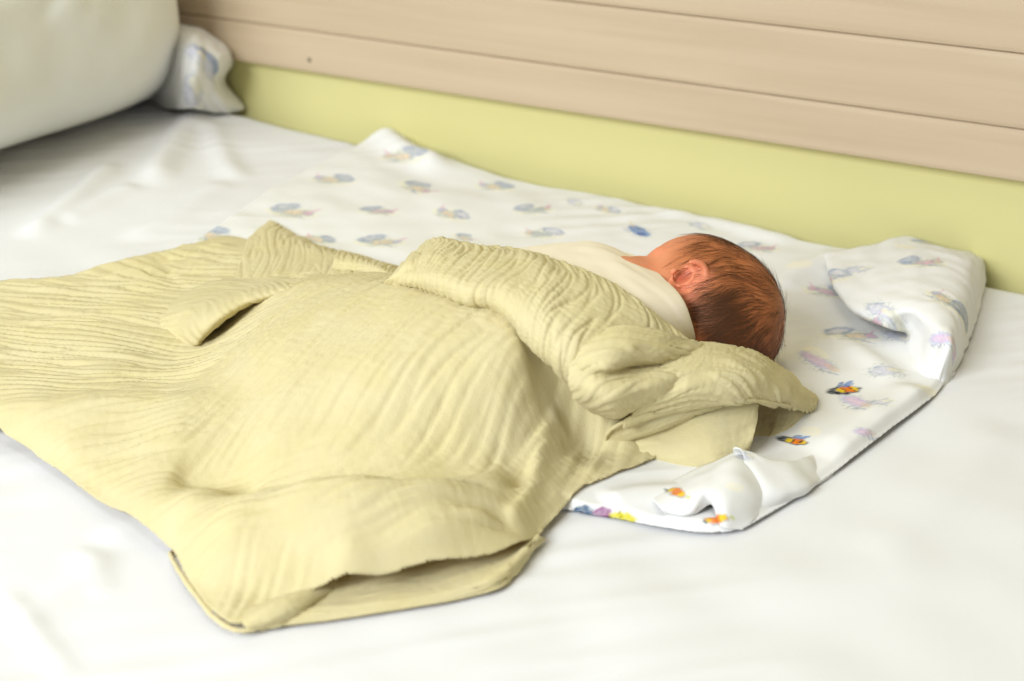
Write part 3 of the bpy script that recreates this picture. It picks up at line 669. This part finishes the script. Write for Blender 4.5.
def b_h(q, dist):
    h = tps(q)
    e = sstep(0, .012, dist)
    h += .0025 * perlin(q[:, 0] / .06, q[:, 1] / .05, 91) * e
    h += ridge(q, [(70, 279, .006), (130, 267, .008), (180, 258, .008), (242, 250, .008)], .006, .007, .15) + ridge(q, [(90, 284, .006), (150, 274, .01), (190, 266, .01), (238, 262, .01)], .006, .006, .2)
    h += ridge(q, [(20, 296, .006), (90, 290, .01), (180, 283, .01)], .0025, .006)
    h += ridge(q, [(160, 545, .01), (210, 505, .014), (262, 470, .026), (330, 462, .03), (400, 462, .034)], .007, .014) - ridge(q, [(170, 480, .016), (215, 488, .014), (260, 505, .014)], .006, .014)
    h += ridge(q, [(255, 525, .025), (330, 512, .033), (430, 508, .033), (520, 480, .02)], .006, .012) - ridge(q, [(260, 508, .02), (340, 492, .03), (440, 482, .036), (520, 465, .03)], .005, .012)
    h += ridge(q, [(576, 406, .05), (556, 432, .03), (540, 462, .024), (528, 500, .02), (505, 530, .02)], .007, .0055, .12) - ridge(q, [(566, 400, .05), (543, 430, .034), (525, 462, .028), (508, 492, .026)], .004, .008, .2)
    h += ridge(q, [(320, 560, .03), (380, 552, .03), (450, 533, .03), (500, 526, .02)], .005, .006, .15)
    h += ridge(q, [(0, 428, .012), (90, 415, .02), (180, 420, .02), (250, 405, .04)], .004, .016)
    h += ridge(q, [(440, 395, .066), (480, 380, .076), (540, 392, .056)], .004, .012)
    on = inside(q, p_out)
    lowest = np.full(len(q), .0065) + sheet_h(q)
    lowest[on] = np.maximum(lowest[on], p_h(q[on], polydist(q[on], p_out, True)[0]) + .003)
    k = .004; t = np.clip(.5 + .5 * (h - lowest) / k, 0, 1); h = lowest * (1 - t) + h * t + k * t * (1 - t)
    g = .0022 * (gauze_field(q) + .9)
    return h + np.maximum(g, 0) * (.4 + .6 * e) + .0004 * perlin(q[:, 0] / .0035, q[:, 1] / .0035, 90)
v, f = clipped(b_out, b_h, .0016); BL.add(v, f)

def gz(rows, amp=.0011, seed=0, along=0, step=.0015, wl=.0075, lump=.0015, uni=1.0):
    """gauze patch; creases run across the rows (along=0) or with them (1)"""
    B = net(rows, step); a, b = arclen(B); a, b = a.ravel(), b.ravel(); V = B.reshape(-1, 3); Fq = gridfaces(*B.shape[:2]); N = vnormals(V, Fq)
    c = crinkle(a, b, seed, wl) if along == 0 else crinkle(b, a, seed, wl)
    V = V + N * (amp * c + .0004 * perlin(a / .0035, b / .0035, seed + 9) + lump * perlin(a / .035, b / .03, seed + 10))[:, None]
    BL.add(V, Fq)
# turned-over top edge lying across the baby
gz([[(400, 276, .080), (438, 280, .084), (470, 292, .088), (500, 298, .090), (540, 330, .082), (576, 366, .066), (612, 385, .042)],
    [(392, 284, .082), (424, 291, .090), (462, 305, .094), (494, 310, .096), (528, 345, .088), (562, 379, .070), (600, 402, .044)],
    [(389, 281, .088), (424, 286, .101), (463, 299, .106), (497, 304, .108), (533, 337, .101), (568, 371, .084), (606, 394, .058)],
    [(392, 274, .092), (428, 272, .111), (470, 281, .117), (510, 286, .118), (550, 316, .113), (590, 348, .098), (628, 376, .070)],
    [(398, 267, .090), (430, 252, .110), (476, 258, .117), (522, 264, .119), (568, 288, .117), (615, 318, .106), (656, 356, .080)],
    [(402, 263, .082), (431, 238.5, .098), (474, 244, .106), (528, 251, .110), (580, 270, .112), (636, 300, .106), (686, 341, .084)],
    [(404, 266, .060), (434, 242, .076), (478, 248, .086), (532, 256, .090), (584, 277, .096), (638, 306, .094), (686, 345, .072)],
    [(406, 272, .030), (438, 256, .030), (482, 262, .034), (534, 274, .040), (584, 292, .060), (634, 318, .070), (678, 352, .054)]], .0014, 101, 0, wl=.0075, lump=.0025)
# small turned corner at its left end
gz([[(384, 286, .084), (398, 290, .086), (415, 291, .086)], [(386, 280, .092), (402, 276, .098), (418, 284, .092)], [(396, 272, .094), (408, 262, .106), (426, 276, .100)], [(404, 264, .088), (416, 252, .104), (436, 262, .104)]], .0006, 104, 0, lump=.0005)
# puffed fold under the band
gz([[(590, 334, .100), (626, 326, .104), (664, 332, .096), (702, 344, .078)],
    [(574, 346, .097), (613, 346, .102), (655, 347, .094), (698, 351, .079)],
    [(569, 357, .092), (606, 362, .097), (647, 358, .089), (692, 357, .077)],
    [(568.5, 366, .088), (603, 373, .088), (646, 365, .079), (691, 361, .072)],
    [(569, 374, .084), (602, 380, .085), (649, 371, .080), (692, 366, .075)],
    [(570, 384, .078), (604, 389, .081), (650, 381, .079), (690, 375, .074)],
    [(575, 395, .068), (609, 399, .074), (648, 391, .072), (686, 386, .066)],
    [(584, 406, .054), (614, 411, .060), (643, 403, .058), (680, 396, .056)],
    [(595, 412, .038), (619, 416, .042), (642, 407, .042), (674, 401, .046)],
    [(606, 407, .026), (624, 408, .028), (644, 402, .032), (672, 397, .036)]], .0014, 107, 1, wl=.0075, lump=.0022)
# the loose end arching forward like a tent
gz([[(668, 372, .030), (700, 368, .024), (742, 368, .020), (782, 382, .010), (818, 402, .003)],
    [(676, 350, .068), (702, 346, .066), (746, 351, .056), (784, 372, .034), (817, 399, .006)],
    [(668, 356, .080), (706, 352, .078), (748, 359, .066), (786, 379, .040), (817, 401, .008)],
    [(655, 376, .076), (700, 372, .076), (746, 375, .068), (784, 388, .043), (816, 403, .010)],
    [(644, 396, .062), (692, 392, .066), (742, 391, .060), (782, 397, .040), (815, 406, .010)],
    [(630, 414, .046), (686, 403, .054), (740, 398, .054), (780, 402, .036), (814, 409, .008)],
    [(622, 424, .040), (684, 407, .050), (740, 401, .051), (780, 405, .033), (813, 411, .005)],
    [(628, 426, .034), (688, 408, .047), (742, 402, .049), (780, 406, .030), (812, 411, .003)]], .0017, 111, 1, wl=.0085, lump=.0025)
# hem roll from the tent down to its left turn, and the inner face below it
gz([[(640, 416, .036), (690, 402, .044), (748, 397, .046)], [(614, 426, .030), (680, 407, .046), (748, 400, .046)], [(605, 436, .022), (660, 424, .034), (700, 412, .040)], [(612, 444, .014), (655, 432, .024), (690, 418, .032)], [(622, 436, .012), (660, 426, .018), (692, 414, .026)]], .0005, 114, 1, lump=.0004)
gz([[(618, 432, .018), (660, 421, .030), (705, 408, .040), (750, 400, .043), (752, 396, .043)],
    [(612, 440, .014), (660, 430, .024), (705, 420, .034), (749, 412, .036), (756, 404, .038)],
    [(608, 447, .010), (658, 443, .018), (706, 440, .024), (745, 430, .026), (756, 424, .028)],
    [(612, 452, .008), (656, 455, .012), (708, 460, .013), (738, 452, .015), (750, 444, .018)],
    [(622, 450, .005), (655, 463, .005), (720, 476, .003), (732, 466, .004), (744, 456, .006)]], .0006, 117, 1, wl=.006, lump=.001)
# layer lying inside the tent
gz([[(745, 396, .020), (785, 402, .016), (812, 408, .004)], [(748, 420, .010), (785, 420, .008), (812, 412, .004)], [(745, 444, .005), (780, 434, .005), (812, 416, .0035)]], .0006, 119, 0)
# fold at the baby's feet whose lip overhangs a hollow
gz([[(150, 356, -.004), (160, 318, .010), (200, 287, .012), (250, 278, .014), (300, 272, .014), (345, 272, .020)],
    [(170, 356, -.004), (182, 315, .020), (222, 292, .026), (268, 283, .030), (310, 280, .034), (350, 280, .044)],
    [(184, 356, -.003), (196, 322, .028), (232, 298, .040), (276, 288, .046), (314, 286, .050), (350, 287, .060)],
    [(190, 355, -.002), (208, 327, .030), (242, 303, .043), (282, 292, .048), (316, 290, .050), (350, 292, .058)],
    [(190, 354, -.003), (210, 330, .022), (246, 306, .036), (284, 296, .042), (316, 294, .042), (350, 296, .050)],
    [(180, 354, .004), (202, 328, .012), (238, 304, .020), (280, 296, .028), (316, 294, .030), (350, 296, .036)]], .0010, 121, 0, lump=.001)
# corner laid back on the printed cloth
gz([[(228, 296, .014), (262, 294, .024), (310, 288, .038), (352, 282, .050), (396, 281, .060)],
    [(237, 272, .016), (268, 272, .022), (310, 274, .030), (350, 272, .040), (396, 276, .050)],
    [(243, 252, .014), (270, 250, .018), (305, 256, .022), (344, 262, .030), (394, 272, .038)],
    [(250, 236, .011), (270, 232, .014), (302, 242, .017), (340, 254, .022), (393, 268, .028)],
    [(268, 222, .006), (273, 222, .008), (302, 237, .008), (338, 250, .009), (392, 266, .012)]], .0013, 125, 0, wl=.009, lump=.0012)
gz([[(330, 268, .034), (365, 272, .044), (398, 280, .060)], [(334, 258, .038), (365, 262, .046), (400, 276, .058)], [(338, 252, .030), (366, 258, .036), (402, 271, .046)], [(340, 250, .012), (368, 257, .016), (402, 268, .02)]], .0012, 128, 0)
# lower layer showing under the front fold
gz([[(300, 585, .006), (380, 570, .006), (450, 556, .006), (495, 545, .006), (528, 528, .006)],
    [(275, 606, .005), (380, 590, .005), (455, 575, .005), (500, 562, .006), (535, 534, .006)],
    [(255, 622, .006), (380, 603, .006), (462, 588, .007), (502, 572, .010), (540, 536, .009)],
    [(240, 632, .003), (380, 613, .003), (488, 592.5, .003), (512, 576, .003), (544, 538, .003)]], .0008, 131, 1, wl=.006)
# crumpled hem bump near the front corner
gz([[(246, 612, .006), (275, 600, .008), (305, 588, .008), (345, 578, .003)], [(242, 622, .009), (270, 607, .014), (300, 594, .014), (345, 578, .004)], [(248, 628, .008), (278, 616, .011), (305, 603, .011), (342, 584, .004)], [(262, 629, .002), (290, 620, .004), (310, 608, .005), (340, 590, .002)]], .0008, 134, 1, wl=.006)
bo = mesh_obj('blanket', BL.verts(), BL.faces(), M_mus); solid(bo, .0012)
def hem(pts, r, seed):
    P = spline([P3(*p) for p in pts], 150); Tn = np.gradient(P, axis=0); Tn /= np.linalg.norm(Tn, axis=1)[:, None]
    n1 = np.cross(Tn, ZV); n1 /= np.linalg.norm(n1, axis=1)[:, None]; n2 = np.cross(Tn, n1); L = np.linspace(0, 1, 150)
    rr = r * (1 + .35 * perlin(L * 40, L * 0 + .5, seed)) * np.minimum(1, np.minimum(L, 1 - L) * 25 + .05)
    P = P + n1 * (.0006 * perlin(L * 25, L * 0 + 3.5, seed))[:, None]
    V = np.stack([P + (n1 * math.cos(a) + n2 * math.sin(a)) * rr[:, None] for a in np.linspace(0, 2 * math.pi, 11)], 1)
    mesh_obj('hem', V.reshape(-1, 3), gridfaces(150, 11), M_mus, bo)
hem([(612, 446, .012), (606, 438, .021), (613, 428, .032), (636, 418, .043), (686, 406, .0505), (742, 400, .052), (780, 404, .035), (811, 410.5, .006)], .0013, 160)
hem([(176, 551, -.004), (171, 556, .004), (189, 586, .006), (216, 619, .005), (240, 630.5, .005), (262, 626, .006)], .0014, 161)
tag(bo, 'rumpled pale yellow gauze blanket covering the baby, its top edge folded over', 'blanket')

# ------------------------------------------------------------------ pillow
def pillow(name, ctr, half, axes, mat, parent, seed, wr=.007):
    n = 150; u = np.linspace(-1, 1, n); U, Vv = np.meshgrid(u, u); out = []
    Vs = []; 
    for s in (1, -1):
        prof = np.clip((1 - np.abs(U) ** 4.0), 0, 1) ** .5 * np.clip((1 - np.abs(Vv) ** 4.0), 0, 1) ** .5
        pin = 1 - .06 * (1 - np.abs(Vv) ** 2) * np.abs(U) ** 4; pin2 = 1 - .06 * (1 - np.abs(U) ** 2) * np.abs(Vv) ** 4
        a = U * half[0] * pin * np.sqrt(1 - .12 * Vv ** 4); b = Vv * half[1] * pin2 * np.sqrt(1 - .12 * U ** 4)
        t = s * prof * half[2] + prof * wr * (1.5 * perlin(a / .12, b / .10, seed) + .6 * perlin(a / .05 + b / .2, b / .06, seed + 1) - .5 * np.exp(-(perlin((a + b) / .2, (a - b) / .11, seed + 2) / .14) ** 2) * sstep(.0, .3, perlin(a / .13, b / .13, seed + 3)))
        Vs.append(np.stack([a, b, t], -1).reshape(-1, 3))
    V = np.vstack(Vs); F1 = gridfaces(n, n); F2 = gridfaces(n, n)[:, ::-1] + n * n
    V = np.asarray(ctr) + V @ np.array(axes)
    return V, np.vstack([F1, F2])
pe = empty('pillow', (-1.2, -.4, ZB + .05)); tag(pe, 'big plump white pillow propped at the left end of the bed', 'pillow')
tl = math.radians(78); pu = np.array([0, 1.0, 0]); pv = np.array([-math.cos(tl), 0, math.sin(tl)]); pn = np.cross(pu, pv)
V, Fq = pillow('pillowcase', np.array([-1.165, -.335, ZB + .279]), (.325, .25, .15), (pu, pv, pn), M_pill, pe, 140)
o = mesh_obj('pillowcase', V, Fq, M_pill, pe)

# crumpled printed cloth tucked between pillow and wall
CR = Surf()
def wv(px, py, y): return W3(px, py, y)
rows = [[(140, 40, -.02), (182, 30, -.004), (204, 37, -.004), (222, 50, -.004), (229, 60, -.004), (226, 66, -.004)],
        [(140, 30, -.02), (184, 27, -.04), (206, 34, -.03), (225, 47, -.02), (231, 58, -.012), (229, 66, -.006)],
        [(140, 52, -.02), (186, 48, -.09), (208, 52, -.075), (225, 58, -.05), (230, 65, -.016), (228, 70, -.006)],
        [(140, 78, -.02), (185, 74, -.095), (205, 76, -.08), (216, 79, -.05), (223, 82, -.016), (226, 84, -.006)],
        [(140, 96, -.02), (184, 91, -.09), (204, 96, -.07), (222, 101, -.045), (240, 107, -.012), (243, 109, -.006)],
        [(140, 112, -.02), (184, 108, -.08), (204, 110, -.06), (222, 112, -.035), (240, 114, -.010), (243, 115, -.006)]]
C = np.array([[wv(*c) for c in r] for r in rows])
A = np.array([spline(C[:, j], 70) for j in range(6)]); B = np.array([spline(A[:, i], 90) for i in range(70)])
V = B.reshape(-1, 3); Fq = gridfaces(70, 90); N = vnormals(V, Fq); a, b = arclen(B)
V = V + N * (.003 * perlin(a.ravel() / .025, b.ravel() / .025, 150))[:, None]
V[:, 1] = np.minimum(V[:, 1], -.004 - .013 * (V[:, 2] > ZB + .092)); V[:, 2] = np.maximum(V[:, 2], ZB + hb(V[:, 0]) + sheet_h(V[:, :2]) + .003)
cols = np.tile(BASE, (len(V), 1)); paint(V, cols, [(211, 58, 'blue', .020), (209, 66, 'faint', .030), (190, 88, 'faint', .022)])
cc = mesh_obj('crumpled_cloth', V, Fq, M_print, cols=cols); solid(cc, .0012)
tag(cc, 'crumpled white cloth with a blue print stuffed between pillow and wall', 'cloth')

# ------------------------------------------------------------------ light and camera
def area(name, loc, target, size, power, color, sy=None):
    l = bpy.data.lights.new(name, 'AREA'); l.energy = power; l.color = color; l.shape = 'RECTANGLE'; l.size = size; l.size_y = sy or size
    o = bpy.data.objects.new(name, l); COL.objects.link(o); o.location = loc
    from mathutils import Vector
    o.rotation_euler = (Vector(target) - Vector(loc)).to_track_quat('-Z', 'Y').to_euler(); return o
area('window_daylight', (-.9, -2.8, 2.05), (-.6, -.4, ZB), 1.2, 134, (.91, .955, 1.0), 1.3)
area('ceiling_lamp', (-.3, -.9, 2.5), (-.4, -.4, ZB), .8, 10, (1.0, .93, .80))
w = bpy.data.worlds.new('room_light'); SC.world = w; w.use_nodes = True
w.node_tree.nodes['Background'].inputs[0].default_value = (1.0, .98, .955, 1); w.node_tree.nodes['Background'].inputs[1].default_value = .37
cd = bpy.data.cameras.new('camera'); cam = bpy.data.objects.new('camera', cd); COL.objects.link(cam)
cd.sensor_width = 36; cd.lens = FPX / 1024 * 36; cd.clip_start = .02
cam.location = CAM; cam.rotation_euler = (math.pi / 2 - TH, 0, math.atan2(-FV[0], FV[1]))
cd.dof.use_dof = True; cd.dof.focus_distance = float((HC - CAM) @ VIEW) - .03; cd.dof.aperture_fstop = 5.0
SC.camera = cam
SC.view_settings.view_transform = 'Standard'; SC.view_settings.look = 'None'; SC.view_settings.gamma = 1; SC.view_settings.use_curve_mapping = False
SC.view_settings.exposure = -0.40
